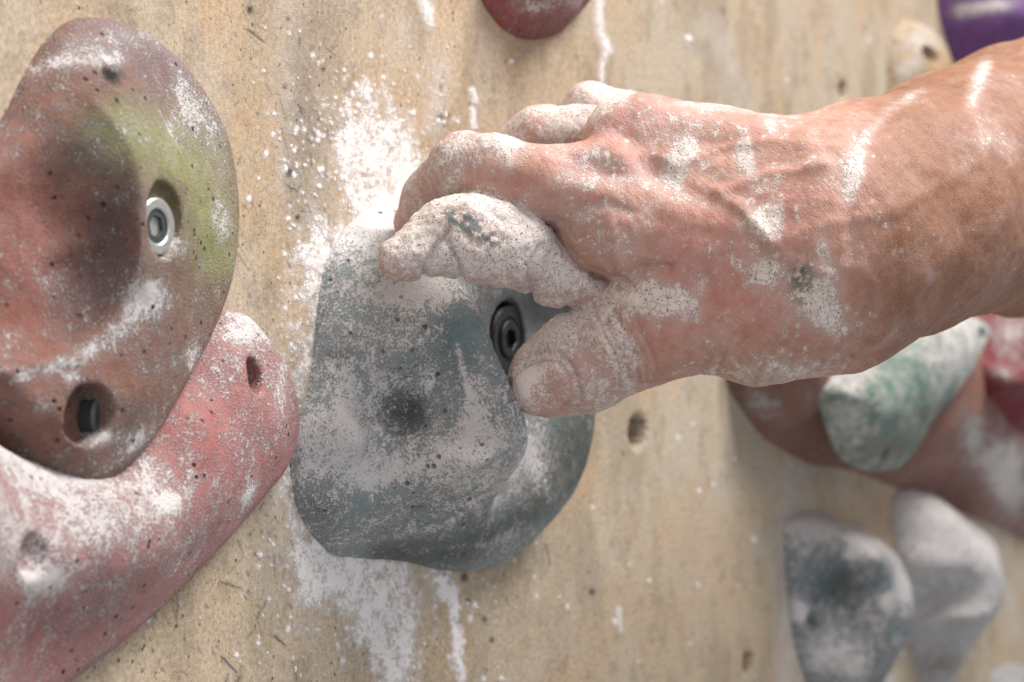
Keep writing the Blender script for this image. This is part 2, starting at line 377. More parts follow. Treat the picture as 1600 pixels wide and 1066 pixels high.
def build_wall():
    xs = np.arange(-70, 1676, WG); ys = np.arange(-70, 1140, WG)
    PX, PY = np.meshgrid(xs, ys, indexing='ij'); P = PH(PX, PY, 0.0)
    # bolt holes drilled through the board: (px, py, radius mm, tilt)
    depth = np.zeros_like(PX)
    for hx, hy, r in ((997, 675, 5.6), (1170, 1036, 4.2), (1317, 140, 3.0), (1317, 141, 0.1)):
        c = PH(hx, hy, 0.0); d = np.hypot(P[..., 0] - c[0], P[..., 2] - c[2]); R = r / 1000; band = 0.00075
        ring = np.abs(d - R) < band
        k = np.where(ring & (d > 1e-6), R / np.maximum(d, 1e-6), 1.0)
        P[..., 0] = c[0] + (P[..., 0] - c[0]) * k; P[..., 2] = c[2] + (P[..., 2] - c[2]) * k
        depth = np.where(d < R - band, 0.016, depth); depth = np.where(ring, 0.0008, depth)
    px, py = PX, PY
    ch = wall_chalk(px, py, P)
    tint = np.zeros(PX.shape + (3,)); tint[:] = lin(204, 186, 164)
    def mixt(m, col):
        nonlocal tint
        m = np.clip(m, 0, 1)[..., None]; tint = tint * (1 - m) + lin(*col) * m
    big = fbm(P, 30, 11); med = fbm(P, 90, 12)
    mixt(sstep(560, 1250, px) * 0.85, (197, 186, 169))
    mixt(sstep(0.42, 0.62, big) * 0.5, (196, 168, 136))
    mixt(sstep(0.5, 0.7, med) * 0.30, (180, 160, 138))
    mixt(0.62 * line(px, py, [(500, 40), (480, 160), (465, 260), (480, 330)], 55, 35) * (0.4 + med), (142, 134, 128))
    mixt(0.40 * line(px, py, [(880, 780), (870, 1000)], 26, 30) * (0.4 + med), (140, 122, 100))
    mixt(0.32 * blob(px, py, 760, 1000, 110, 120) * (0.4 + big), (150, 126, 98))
    mixt(0.30 * blob(px, py, 660, 230, 30, 90) + 0.25 * blob(px, py, 300, 960, 120, 120), (176, 142, 98))
    mixt(0.45 * line(px, py, [(1080, 60), (1150, 140)], 12, 12), (150, 142, 136))
    mixt(.7 * sstep(.46, .72, fbm(P * np.array([1, 1, .35]), 70, 61)), (168, 152, 132)); mixt(.4 * sstep(.55, .75, fbm(P, 210, 62)), (150, 132, 112)); mixt(.35 * sstep(.55, .8, fbm(P, 45, 63)), (212, 178, 140))
    r = random.Random(8); dark = np.zeros_like(px)
    for k in range(190):     # scuffs and black scratches
        if k < 110: x, y = r.uniform(180, 460), r.uniform(660, 1066)
        elif k < 160: x, y = r.uniform(370, 520), r.uniform(40, 480)
        else: x, y = r.uniform(0, 1600), r.uniform(0, 1066)
        a = math.radians(r.gauss(75, 28)); L = r.choice((5, 8, 12, 20, 34)); 
        pts = [(x, y), (x + L * math.cos(a) + r.uniform(-2, 2), y + L * math.sin(a))]
        sel = (np.abs(px - x) < 60) & (np.abs(py - y) < 60)
        dark[sel] = np.maximum(dark[sel], r.uniform(.35, .9) * line(px[sel], py[sel], pts, r.choice((1.5, 1.8, 2.6)), 1.2))
    for x, y, s in ((688, 183, 8), (390, 15, 7), (505, 108, 4), (452, 270, 8), (540, 142, 4), (690, 135, 5), (700, 180, 4), (725, 902, 9), (695, 900, 8), (445, 135, 5), (757, 967, 6),  # dark dots: a tiny hole, black specks, contact shade painted under the hold
                    (465, 340, 5), (731, 940, 6), (768, 1000, 5), (470, 900, 4), (925, 925, 6), (450, 30, 4)):
        dark = np.maximum(dark, np.clip(1.5 * blob(px, py, x, y, s * .62, s * .8), 0, .95))
    mixt(dark, (52, 50, 52))
    mixt((depth > 0.01) * 0.9, (84, 80, 70))
    P[..., 1] += depth - np.where(depth > 0, 0, 0.0003 * sstep(0.45, 1.0, ch) * (0.5 + fbm(P, 500, 2, 2)))
    n0, n1 = PX.shape; ids = np.arange(n0 * n1).reshape(n0, n1)
    f = np.stack([ids[:-1, :-1], ids[:-1, 1:], ids[1:, 1:], ids[1:, :-1]], -1).reshape(-1, 4)
    v = P.reshape(-1, 3); ti = tint.reshape(-1, 3); c = ch.reshape(-1)
    # the rest of the board around the detailed area
    X0, X1 = P[0, 0, 0], P[-1, 0, 0]
    b = len(v); big_ = 1.6
    ztl, zbl, ztr, zbr = P[0, 0, 2], P[0, -1, 2], P[-1, 0, 2], P[-1, -1, 2]
    ex = np.array([[X0, 0, ztl], [X0, 0, zbl], [X1, 0, zbr], [X1, 0, ztr], [-big_, 0, CAMZ + big_], [-big_, 0, CAMZ - big_], [X1 + big_, 0, CAMZ - big_], [X1 + big_, 0, CAMZ + big_]])
    v = np.concatenate([v, ex]); ti = np.concatenate([ti, np.tile(lin(203, 180, 146), (8, 1))]); c = np.concatenate([c, np.zeros(8)])
    f = np.concatenate([f, b + np.array([[0, 4, 5, 1], [1, 5, 6, 2], [2, 6, 7, 3], [3, 7, 4, 0]])])
    o = make_mesh('climbing_wall', v, f, M_wall, tint=ti, chalk=c)
    tag(o, 'tan painted plywood climbing wall speckled with grit and splashed with white chalk', 'wall', kind='structure')
build_wall()

# ------------------------------------------------------------------ loose crumbs of chalk stuck to the wall
def crumbs():
    r = random.Random(21); V = []; Fc = []
    spots = [(455, 229, 8), (452, 262, 5), (418, 1020, 7), (462, 1045, 8), (470, 1056, 7), (395, 848, 6), (835, 902, 7), (853, 913, 5), (862, 985, 5),
             (887, 948, 8), (775, 940, 6), (806, 948, 6), (438, 978, 4), (380, 765, 5), (445, 972, 4), (482, 205, 4), (505, 225, 3), (465, 180, 3), (393, 848, 4)]
    for k in range(80):
        z = r.random()
        if z < .45: spots.append((r.gauss(560, 110), r.gauss(975, 45), r.uniform(.9, 2.4)))
        elif z < .65: spots.append((r.gauss(560, 70), r.gauss(250, 60), r.uniform(.9, 2.6)))
        else: spots.append((r.uniform(370, 980), r.uniform(0, 1066), r.uniform(1.0, 2.6)))
    for x, y, s in spots:
        c = PH(x, y, 0); R = 0.62 * s * zh(x, 0) / F
        n = 10; m = 6; b = len(V); rr = [r.uniform(.55, 1.25) for _ in range(n)]
        for j in range(m):
            a = j / (m - 1) * math.pi / 2
            for i in range(n):
                t = i / n * 2 * math.pi; q = R * math.cos(a) * rr[i] * r.uniform(.9, 1.1)
                V.append((c[0] + q * math.cos(t), 0.0004 - R * .75 * math.sin(a) * r.uniform(.85, 1.1), c[2] + q * math.sin(t) * 1.2))
        for j in range(m - 1):
            for i in range(n):
                Fc.append((b + j * n + i, b + j * n + (i + 1) % n, b + (j + 1) * n + (i + 1) % n, b + (j + 1) * n + i))
    o = make_mesh('chalk_crumbs', V, np.array(Fc), M_chalk)
    tag(o, 'loose white chalk crumbs clinging to the tan wall', 'chalk', kind='stuff')
crumbs()

# ------------------------------------------------------------------ climbing holds
def spline(pts, n=10):
    pts = np.asarray(pts, float); out = []
    for i in range(len(pts)):
        p0, p1, p2, p3 = pts[i - 1], pts[i], pts[(i + 1) % len(pts)], pts[(i + 2) % len(pts)]
        for t in np.arange(n) / n:
            out.append(0.5 * ((2 * p1) + (p2 - p0) * t + (2 * p0 - 5 * p1 + 4 * p2 - p3) * t * t + (3 * p1 - p0 - 3 * p2 + p3) * t ** 3))
    return np.array(out)
def poly_sd(Q, poly):
    d = np.full(len(Q), 1e9); ins = np.zeros(len(Q), bool)
    a = poly; b = np.roll(poly, -1, 0)
    for p, q in zip(a, b):
        e = q - p; t = np.clip(((Q - p) @ e) / (e @ e + 1e-18), 0, 1)
        d = np.minimum(d, ((Q - p - t[:, None] * e) ** 2).sum(1))
        c = ((p[1] > Q[:, 1]) != (q[1] > Q[:, 1])) & (Q[:, 0] < (q[0] - p[0]) * (Q[:, 1] - p[1]) / (q[1] - p[1] + 1e-18) + p[0])
        ins ^= c
    d = np.sqrt(d); return np.where(ins, d, -d)
def tps(src, val, dst, lam=1e-7):
    K = lambda r2: 0.5 * r2 * np.log(r2 + 1e-12)
    S = 100.0; s = src * S; t = dst * S
    A = K(((s[:, None] - s[None]) ** 2).sum(-1)) + lam * np.eye(len(s)); Pm = np.c_[np.ones(len(s)), s]
    M = np.block([[A, Pm], [Pm.T, np.zeros((3, 3))]]); sol = np.linalg.solve(M, np.r_[val, np.zeros(3)])
    out = np.zeros(len(t))
    for k in range(0, len(t), 20000):
        q = t[k:k + 20000]
        out[k:k + 20000] = K(((q[:, None] - s[None]) ** 2).sum(-1)) @ sol[:-3] + np.c_[np.ones(len(q)), q] @ sol[-3:]
    return out
def P3(e):
    if len(e) > 3 and e[3] == 'b': return PH(e[0], e[1], 0)      # given where its foot stands on the wall
    return PH(e[0], e[1], (e[2] if len(e) > 2 else 0) / 1000)

def smin(a, b, k):
    h = np.clip(0.5 + 0.5 * (b - a) / k, 0, 1); return b + (a - b) * h - k * h * (1 - h)

class Hold:
    """height field over an outline on the wall, meshed as a solid, with drilled recesses"""
    def __init__(s, outline, ctrl, edge=6, eh=6, h0=0, cuts=(), step=0.0008, back=None, lumps=0.0004, lumpscale=160, ctrl2=None, far=lambda e: e[0] > 700, far2=lambda e: False, top=.034):
        s.h0 = h0 / 1000; s.edge = edge / 1000; s.cuts = []; cuts = list(cuts)
        O = np.array([P3(e) for e in outline])[:, [0, 2]]; poly = spline(O); s.poly = poly
        cs = np.array([P3(e) for e in ctrl])[:, [0, 2]]; ch = np.array([e[2] for e in ctrl]) / 1000
        src = np.r_[O, cs]; oh = np.array([max(eh + h0, e[2] if len(e) > 2 else 0) for e in outline]) / 1000; val = np.r_[oh, ch]
        lo = poly.min(0) - 0.004; hi = poly.max(0) + 0.004; g = 0.0008; s.g = g; s.lo = lo
        nx, nz = (np.ceil((hi - lo) / g).astype(int) + 1)
        GX, GZ = np.meshgrid(lo[0] + np.arange(nx) * g, lo[1] + np.arange(nz) * g, indexing='ij'); Q = np.c_[GX.ravel(), GZ.ravel()]
        d = poly_sd(Q, poly); H = tps(src, val, Q)
        if ctrl2 is not None:      # a second face meeting the first along a crease
            c2 = np.array([P3(e) for e in ctrl2])[:, [0, 2]]; k2 = np.array([not far2(e) for e in outline])
            H2 = tps(np.r_[O[k2], c2], np.r_[oh[k2], np.array([e[2] for e in ctrl2]) / 1000], Q)
            fr = np.array([far(e) for e in outline]); H = tps(src, np.r_[np.where(fr, top, oh), ch], Q); H = smin(H, H2, 0.0007)
        t = np.clip(d / s.edge, 0, 1); H = s.h0 + (H - s.h0) * np.sqrt(1 - (1 - t) ** 2)
        N = np.c_[Q[:, 0], Q[:, 0] * 0, Q[:, 1]]
        H = H + (fbm(N, lumpscale, 5, 3) - 0.5) * lumps * 2 * t
        s.H = H.reshape(nx, nz); s.d = d.reshape(nx, nz)
        gx, gz = np.gradient(s.H, g); s.G = np.sqrt(1 + gx ** 2 + gz ** 2)
        for c in cuts:      # (px, py, surface h mm, radius mm, floor h mm, kind)
            p = P3(c[:3])
            if len(c) > 5 and c[5] == 'dent':
                hs = np.linspace(c[2] / 1000 + .02, 0, 400); q = PH(np.full(400, float(c[0])), np.full(400, float(c[1])), hs); k = np.argmax(s.look(s.H, q) >= hs)
                p = q[k] - (q[k] - C0) / np.linalg.norm(q[k] - C0) * c[4] / 1000
            s.cuts.append((p, c[3] / 1000, c[4] / 1000, c[5] if len(c) > 5 else 'drill'))
        s.box = (np.array([lo[0], -(s.H.max() + 0.003), lo[1]]), np.array([hi[0], -s.h0 + 0.004, hi[1]])); s.step = step
    def look(s, A, p):
        u = (p[:, [0, 2]] - s.lo) / s.g; n = np.array(A.shape) - 2
        i = np.clip(np.floor(u).astype(int), 0, n); f = np.clip(u - i, 0, 1); a, b = i.T
        return (A[a, b] * (1 - f[:, 0]) * (1 - f[:, 1]) + A[a + 1, b] * f[:, 0] * (1 - f[:, 1]) + A[a, b + 1] * (1 - f[:, 0]) * f[:, 1] + A[a + 1, b + 1] * f[:, 0] * f[:, 1])
    def sd(s, p):
        h = -p[:, 1]; H = s.look(s.H, p); G = np.minimum(s.look(s.G, p), 4); d = s.look(s.d, p)
        f = np.maximum((h - H) / G, -d); f = np.maximum(f, (s.h0 - 0.002) - h)
        for c, r, fl, kind in s.cuts:
            if kind == 'dent':
                q = np.sqrt(((p - c) ** 2).sum(1)) - r; k = min(0.0025, r * 0.3)
            else:
                rad = np.hypot(p[:, 0] - c[0], p[:, 2] - c[2]) - r; q = np.maximum(rad, fl - h); k = 0.0011
            a = -q; t = np.clip(0.5 + 0.5 * (f - a) / k, 0, 1); f = a + (f - a) * t + k * t * (1 - t)
        return f
    def build(s, name, label, mat, base, paint=(), chalk=0.3, chalks=(), group='climbing holds on the plywood wall', parent=None, mot=None, cat='climbing hold', dust=0.0):
        lo, hi = s.box; V = sample_grid(s.sd, lo, hi, s.step, margin=1.6)
        v, f = surfnets(V, lo, s.step); N = vnormals(v, f)
        px, py = proj(v); tint = np.tile(lin(*base), (len(v), 1)); nz = fbm(v, 170, 7); nf = fbm(v, 600, 9, 3)
        if mot is not None:
            m = sstep(0.42, 0.62, nz)[:, None] * 0.6; tint = tint * (1 - m) + lin(*mot) * m
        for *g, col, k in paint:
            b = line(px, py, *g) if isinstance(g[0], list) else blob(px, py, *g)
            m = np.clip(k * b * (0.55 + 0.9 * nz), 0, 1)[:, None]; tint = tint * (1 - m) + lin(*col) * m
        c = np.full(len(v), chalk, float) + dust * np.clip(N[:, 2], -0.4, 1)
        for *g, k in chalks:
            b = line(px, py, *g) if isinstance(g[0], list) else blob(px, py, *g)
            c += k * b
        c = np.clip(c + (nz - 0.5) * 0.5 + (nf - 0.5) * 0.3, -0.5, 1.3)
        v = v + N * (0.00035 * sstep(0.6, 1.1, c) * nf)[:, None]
        o = make_mesh(name, v, f, mat, parent, tint, c)
        tag(o, label, cat, group)
        return o

def lathe(name, c, axis, prof, mat, parent, n=48, hexn=None):
    """turned part: prof = [(radius mm, height mm along axis)], c base point"""
    ax = Vector(axis).normalized(); u = ax.orthogonal().normalized(); w_ = ax.cross(u); V = []; Fc = []
    for r, h in prof:
        for i in range(n):
            t = i / n * 2 * math.pi; rr = r
            if hexn and (r, h) in hexn:
                a = (t % (math.pi / 3)) - math.pi / 6; rr = r * math.cos(math.pi / 6) / math.cos(a)
            V.append(Vector(c) + (u * math.cos(t) + w_ * math.sin(t)) * rr / 1000 + ax * h / 1000)
    for j in range(len(prof) - 1):
        for i in range(n): Fc.append((j * n + i, j * n + (i + 1) % n, (j + 1) * n + (i + 1) % n, (j + 1) * n + i))
    Fc.append(tuple(range((len(prof) - 1) * n, len(prof) * n)))
    me = bpy.data.meshes.new(name); me.from_pydata([tuple(x) for x in V], [], Fc)
    me.polygons.foreach_set('use_smooth', [False] * len(me.polygons)); me.materials.append(mat)
    o = bpy.data.objects.new(name, me); sc.collection.objects.link(o); o.parent = parent; return o

# --- the grey green hold being gripped
blue = Hold(
    outline=[(545, 352), (512, 400), (497, 470), (489, 550), (478, 620), (458, 665), (452, 720), (462, 790), (488, 838), (520, 866), (565, 873), (620, 876),
             (680, 889), (735, 893), (785, 882, 2), (850, 843, 8), (905, 778, 12), (935, 700, 14), (945, 620, 14), (950, 530, 14), (945, 440, 12), (870, 355, 8), (740, 300, 2), (640, 300), (590, 318)],
    ctrl=[(530, 560, 6), (505, 720, 7), (555, 420, 8), (600, 560, 17), (560, 690, 15), (560, 480, 10), (640, 590, 19), (600, 640, 14), (640, 720, 22), (700, 560, 28), (710, 720, 34), (640, 790, 20),
          (560, 800, 11), (600, 845, 9), (780, 640, 39), (820, 690, 42), (760, 770, 32), (690, 830, 18), (700, 440, 27), (705, 500, 31), (650, 450, 22), (640, 370, 16),
          (600, 350, 10), (540, 840, 7), (760, 560, 36), (860, 700, 46), (800, 790, 42), (720, 850, 26), (640, 866, 12), (850, 600, 46), (800, 500, 42), (760, 420, 34)],
    ctrl2=[(540, 852, 9), (620, 846, 12), (690, 828, 19), (740, 798, 28), (790, 750, 36), (822, 700, 41), (818, 650, 41), (795, 600, 39), (762, 535, 35), (730, 470, 31), (708, 430, 27),
           (680, 500, 15, 'b'), (690, 460, 15, 'b'), (700, 540, 15, 'b'), (690, 600, 16, 'b'), (650, 600, 24, 'b'), (640, 530, 23, 'b'), (630, 470, 22, 'b'), (740, 500, 15, 'b'), (720, 690, 18, 'b'), (700, 760, 16, 'b'),
           (740, 864, 10), (800, 830, 12), (850, 780, 14), (870, 730, 16), (880, 670, 17), (870, 600, 16), (850, 540, 13), (822, 480, 12), (860, 450, 11), (890, 490, 10), (750, 380, 18), (840, 410, 11),
           (560, 780, 18, 'b'), (500, 700, 40, 'b'), (540, 600, 50, 'b'), (540, 480, 40, 'b'), (520, 780, 30, 'b'), (520, 400, 25, 'b')],
    edge=5, eh=5, step=0.0007, lumps=0.0006,
    cuts=[(627, 642, 31, 6.2, 1.6, 'dent'), (798, 530, 15, 10.6, 10.5)])
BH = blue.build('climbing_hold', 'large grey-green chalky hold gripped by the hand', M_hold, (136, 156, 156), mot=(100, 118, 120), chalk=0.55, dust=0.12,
    paint=[(628, 640, 40, 36, (44, 66, 56), 1.0), (855, 480, 80, 60, 10, (52, 55, 55), 1.3), (700, 500, 40, 130, (84, 116, 118), .6), (910, 700, 80, 120, (68, 72, 64), 1.1), ([(600, 868), (720, 862), (830, 800), (880, 720)], 30, (74, 84, 76), 1.0),  # pocket tint: grime and painted shade; olive underside: shade put into the colour
           (500, 800, 60, 60, (92, 92, 90), .6), ([(760, 800), (640, 840)], 20, (60, 84, 74), .5)],
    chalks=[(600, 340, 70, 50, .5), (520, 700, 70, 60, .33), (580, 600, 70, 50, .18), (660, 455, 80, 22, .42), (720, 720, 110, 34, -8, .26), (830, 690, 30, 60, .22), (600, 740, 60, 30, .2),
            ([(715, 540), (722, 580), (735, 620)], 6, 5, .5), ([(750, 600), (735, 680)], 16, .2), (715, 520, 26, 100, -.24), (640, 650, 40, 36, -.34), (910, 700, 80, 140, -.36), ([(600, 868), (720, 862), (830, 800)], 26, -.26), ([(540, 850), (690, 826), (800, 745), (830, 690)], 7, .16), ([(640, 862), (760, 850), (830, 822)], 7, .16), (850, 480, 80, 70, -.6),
            (500, 620, 20, 200, -.12), (560, 790, 100, 26, -.12), (760, 770, 60, 30, .10), (860, 745, 30, 30, .12)], cat='climbing hold')
c = P3((788, 530, 10.7))
lathe('bolt', c, (0, -1, 0), [(9.9, 0), (9.9, 1.5), (9.2, 2.2), (6.2, 1.7), (5.9, 1.3), (5.3, 1.3), (5.2, 1.9), (4.8, 2.3), (3.3, 2.3), (3.0, 2.0), (3.0, 0.4)], M_dark, BH, hexn={(3.3, 2.3), (3.0, 2.0), (3.0, 0.4)})

# --- the mottled red brown dish with the yellow green side
disc = Hold(
    outline=[(140, 27), (205, 42), (262, 82), (310, 142), (353, 208, 2), (379, 290, 4), (385, 372, 5), (375, 448, 6), (350, 526, 8), (312, 602, 10), (262, 686, 12), (210, 752, 12), (155, 784, 12),
             (103, 764, 12), (62, 696, 12), (0, 620, 12), (-80, 520, 12), (-130, 410, 8), (-110, 300, 4), (-40, 240, 1), (5, 180), (32, 125), (62, 75), (98, 38)],
    ctrl=[(x_, y_, h_, 'b') for x_, y_, h_ in ((85, 340, 24), (108, 340, 23), (112, 280, 22), (112, 230, 19), (106, 420, 22), (96, 470, 19),
          (140, 345, 22), (190, 330, 19), (235, 330, 14), (285, 350, 11), (135, 420, 21), (190, 430, 17), (250, 430, 12), (135, 260, 20), (190, 250, 16), (140, 200, 17), (200, 200, 12),
          (92, 118, 13), (60, 100, 9), (140, 130, 12), (185, 150, 10), (80, 165, 15), (30, 150, 8), (110, 75, 8), (-35, 577, 13), (-90, 585, 11), (85, 510, 18), (50, 545, 17), (5, 565, 15),
          (50, 600, 18), (35, 650, 18), (110, 600, 19), (150, 560, 18), (120, 660, 17), (90, 705, 15), (30, 705, 15), (-30, 650, 14), (-75, 620, 12), (40, 340, 27), (20, 430, 26), (0, 500, 24), (30, 230, 18), (-60, 480, 20), (-80, 300, 16))],
    ctrl2=[(x_, y_, h_, 'b') for x_, y_, h_ in ((-100, 400, 4), (-40, 330, 5), (-20, 440, 5), (20, 300, 6), (30, 380, 6), (30, 460, 7), (58, 400, 8), (0, 210, 7), (45, 225, 11), (25, 160, 9), (85, 165, 18),
          (66, 350, 9), (84, 350, 21), (100, 350, 34), (66, 410, 9), (84, 410, 21), (100, 410, 34), (68, 290, 11), (88, 290, 20), (104, 290, 30), (72, 235, 14), (94, 230, 19), (120, 220, 28), (140, 340, 50), (62, 470, 11), (84, 480, 19), (110, 500, 36),
          (20, 510, 8), (45, 545, 17), (-5, 540, 9), (0, 566, 15), (-40, 550, 7), (-45, 580, 14), (-95, 560, 6), (-95, 590, 12), (60, 590, 36), (0, 610, 34), (-60, 620, 30), (92, 118, 24), (60, 80, 22), (150, 130, 34), (220, 300, 60), (220, 450, 60), (130, 640, 60), (30, 720, 60), (-75, 690, 50))],
    far=lambda e: False, far2=lambda e: e[0] > 40 or e[1] > 600,
    edge=7, eh=5, step=0.0008,
    cuts=[(178, 119, 16, 3.0, 0.4, 'dent'), (277, 342, 25, 8.4, 18), (152, 648, 19, 6.6, 10)])
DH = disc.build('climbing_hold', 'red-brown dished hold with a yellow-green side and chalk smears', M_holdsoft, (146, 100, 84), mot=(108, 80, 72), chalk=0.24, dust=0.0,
    paint=[([(150, 60), (260, 90)], 50, (150, 128, 132), .7), (176, 118, 17, 12, (44, 48, 46), 1.4), (160, 230, 60, 50, (130, 128, 100), .6), ([(190, 210), (270, 240), (330, 330), (340, 400)], 52, 44, (156, 156, 92), 1.05),  # shade inside the small top hole is painted in dark
           (330, 250, 40, 60, (166, 162, 118), .6), (172, 345, 46, 105, 8, (74, 54, 56), 1.05), ([(236, 250), (238, 340), (232, 440)], 9, (150, 136, 104), .6), (120, 240, 60, 30, (104, 84, 78), .6), (272, 305, 26, 26, (110, 88, 30), 1.0), (300, 480, 60, 60, (128, 104, 84), .6), (210, 640, 120, 60, (124, 88, 72), .6),  # shaded wall of the bowl painted dark in the tint, paler line along its rim
           (20, 400, 90, 170, (176, 100, 84), .8), (250, 560, 60, 50, (120, 92, 80), .6), (130, 450, 60, 30, -30, (120, 92, 90), .5), (200, 600, 30, 20, (150, 96, 66), .6)],
    chalks=[([(120, 70), (230, 60)], 22, .22), ([(50, 110), (110, 95), (190, 92)], 13, .34), (300, 170, 30, 60, -25, .42), (350, 350, 16, 40, .35), (270, 210, 26, 30, .18),
            ([(30, 590), (130, 560), (190, 510), (235, 455)], 9, 22, .42), (110, 590, 14, 10, .6), (215, 690, 40, 14, -40, .42), (300, 560, 12, 22, .42), (230, 470, 40, 34, .35), (340, 300, 12, 40, .25),
            (65, 640, 16, 12, .35), (265, 385, 22, 20, .6), (160, 685, 30, 14, .55), (90, 130, 60, 20, .12), (200, 200, 40, 20, .2)])
c = P3((236, 354, 18.2))
lathe('washer', c, (0, -1, 0), [(6.4, 0), (6.4, 1.6), (6.0, 2.0), (4.3, 2.0), (3.9, 1.7), (3.9, 0.6)], M_steel, DH)
lathe('bolt', c, (0, -1, 0), [(3.8, 0.3), (3.8, 1.4), (2.6, 1.5), (2.4, 0.5)], M_socket, DH, hexn={(2.6, 1.5), (2.4, 0.5)})
c = P3((148, 652, 10.3))
lathe('bolt', c, (0, -1, 0), [(5.9, 0), (5.9, 3.5), (5.3, 4.2), (3.4, 4.2), (3.1, 3.8), (3.1, 1.0)], M_socket, DH, hexn={(3.4, 4.2), (3.1, 3.8), (3.1, 1.0)})

# --- the pink hold curving round below it
pink = Hold(
    outline=[(356, 482), (394, 514), (426, 564), (443, 622), (446, 680), (426, 740), (389, 788), (338, 847), (270, 917), (200, 985), (105, 1062), (0, 1140), (-120, 1230), (-260, 1150), (-340, 800), (-320, 620, 12, 'b'), (-200, 580, 12, 'b'), (-115, 625, 12, 'b'), (-45, 685, 12, 'b'), (40, 722, 12, 'b'), (100, 722, 10, 'b'), (165, 670, 8, 'b'), (240, 585), (300, 505)],
    ctrl=[(405, 590, 13), (430, 660, 14), (370, 560, 13), (330, 700, 18), (400, 700, 14), (250, 800, 20), (350, 790, 15), (280, 860, 16), (100, 860, 22), (180, 900, 19), (0, 780, 22), (60, 980, 13),
          (0, 940, 20), (130, 990, 10), (0, 1060, 12), (-80, 900, 22), (180, 780, 19), (300, 650, 16), (-60, 730, 14, 'b'), (-130, 680, 14, 'b'), (20, 755, 14, 'b'), (-220, 640, 14, 'b'), (-100, 1080, 14)],
    edge=6, eh=6, step=0.0008,
    cuts=[(404, 588, 14, 4.4, 5), (60, 868, 22, 5.0, 1.6, 'dent')])
pink.build('climbing_hold', 'pink hold curving under the red-brown one, dusted white on top', M_holdsoft, (190, 122, 118), mot=(166, 96, 94), chalk=0.36, dust=0.04,
    paint=[(330, 700, 70, 90, (196, 98, 92), .6), ([(0, 1000), (200, 930), (380, 790)], 40, 16, (160, 116, 112), .6), (30, 980, 90, 60, (156, 72, 70), .7), (404, 590, 16, 26, (176, 78, 66), .8), (60, 870, 24, 22, (170, 90, 92), .7)],
    chalks=[(380, 520, 40, 30, .5), (440, 600, 16, 60, .18), (60, 720, 120, 50, 30, .5), (170, 820, 120, 60, -30, .18), (70, 910, 34, 26, -20, .6), (265, 785, 18, 14, .7), (300, 740, 10, 34, .2), (20, 840, 60, 60, .3),
            (390, 770, 8, 26, 20, .5), (330, 640, 50, 20, -.1), (230, 740, 30, 30, .2)])

# --- further holds, blurred
red = Hold([(748, -10), (772, 32), (798, 54), (830, 63), (868, 54), (908, 32, 4), (938, 2, 6), (955, -60, 8), (930, -130, 6), (850, -170), (780, -140), (745, -70)],
           [(830, 20, 17), (830, -40, 24), (860, -90, 22), (880, 10, 15), (800, -20, 14)], edge=9, eh=4, step=0.001)
red.build('climbing_hold', 'dark red hold whose rounded tip hangs at the top edge above the hand', M_holdsoft, (160, 66, 66), mot=(136, 52, 54), chalk=0.24, chalks=[(820, 8, 34, 18, .35), (890, 5, 40, 16, .3), (860, 30, 50, 16, .08)])
purple = Hold([(1466, -80), (1464, 0), (1476, 55), (1492, 98), (1545, 110), (1600, 95), (1680, 60), (1700, -60), (1600, -180), (1500, -150)],
              [(1500, 20, 7), (1540, 60, 14), (1580, 20, 24), (1560, -40, 18), (1620, 60, 26), (1650, 0, 32)], edge=6, eh=4, step=0.0012)
purple.build('climbing_hold', 'purple hold at the top right corner above the forearm', M_holdsoft, (134, 86, 164), mot=(112, 68, 140), chalk=0.08, chalks=[(1535, 12, 50, 12, -8, .75), (1500, 22, 14, 20, .3)])
cream = Hold([(1386, 110), (1390, 62), (1408, 34), (1434, 28, 4), (1466, 44, 8), (1490, 90, 9), (1496, 140, 9), (1470, 185, 8), (1410, 195), (1388, 160)],
             [(1410, 80, 4), (1430, 100, 8), (1460, 90, 13), (1420, 140, 6), (1450, 140, 11)], edge=6, eh=3, step=0.001, cuts=[(1461, 86, 13, 3.4, 6)])
cream.build('climbing_hold', 'small cream and ochre hold just above the forearm', M_holdsoft, (212, 178, 122), mot=(200, 160, 98), chalk=0.3,
            paint=[(1398, 120, 12, 40, (170, 140, 96), .7), (1461, 86, 12, 14, (170, 118, 52), .9)], chalks=[(1430, 60, 40, 30, .35), (1420, 110, 20, 20, .25)])
brown = Hold([(1112, 520), (1135, 598), (1162, 645), (1200, 690), (1262, 724), (1335, 737), (1400, 762), (1475, 790), (1540, 816), (1620, 850), (1760, 880), (1800, 640), (1700, 470), (1500, 400), (1300, 400), (1160, 440)],
             [(1180, 600, 10), (1250, 660, 16), (1300, 560, 22), (1350, 690, 18), (1450, 720, 18), (1550, 760, 18), (1600, 600, 23), (1450, 560, 23), (1700, 700, 22), (1250, 520, 20)], edge=12, eh=3, step=0.0012)
brown.build('climbing_hold', 'big smooth reddish-brown hold with green and crimson holds on it, behind the wrist', M_holdsoft, (166, 114, 98), mot=(146, 98, 84), chalk=0.12,
            paint=[(1170, 620, 40, 30, (130, 96, 82), .6)], chalks=[(1205, 640, 30, 20, 30, .34), (1260, 620, 16, 20, .26), (1440, 765, 60, 14, 25, .2), (1555, 740, 30, 50, -20, .4), (1585, 770, 30, 60, .4), (1520, 680, 24, 40, .5), (1575, 720, 40, 60, .35), (1480, 720, 30, 20, .2), (1180, 625, 20, 30, .25), (1290, 650, 10, 20, .1)])
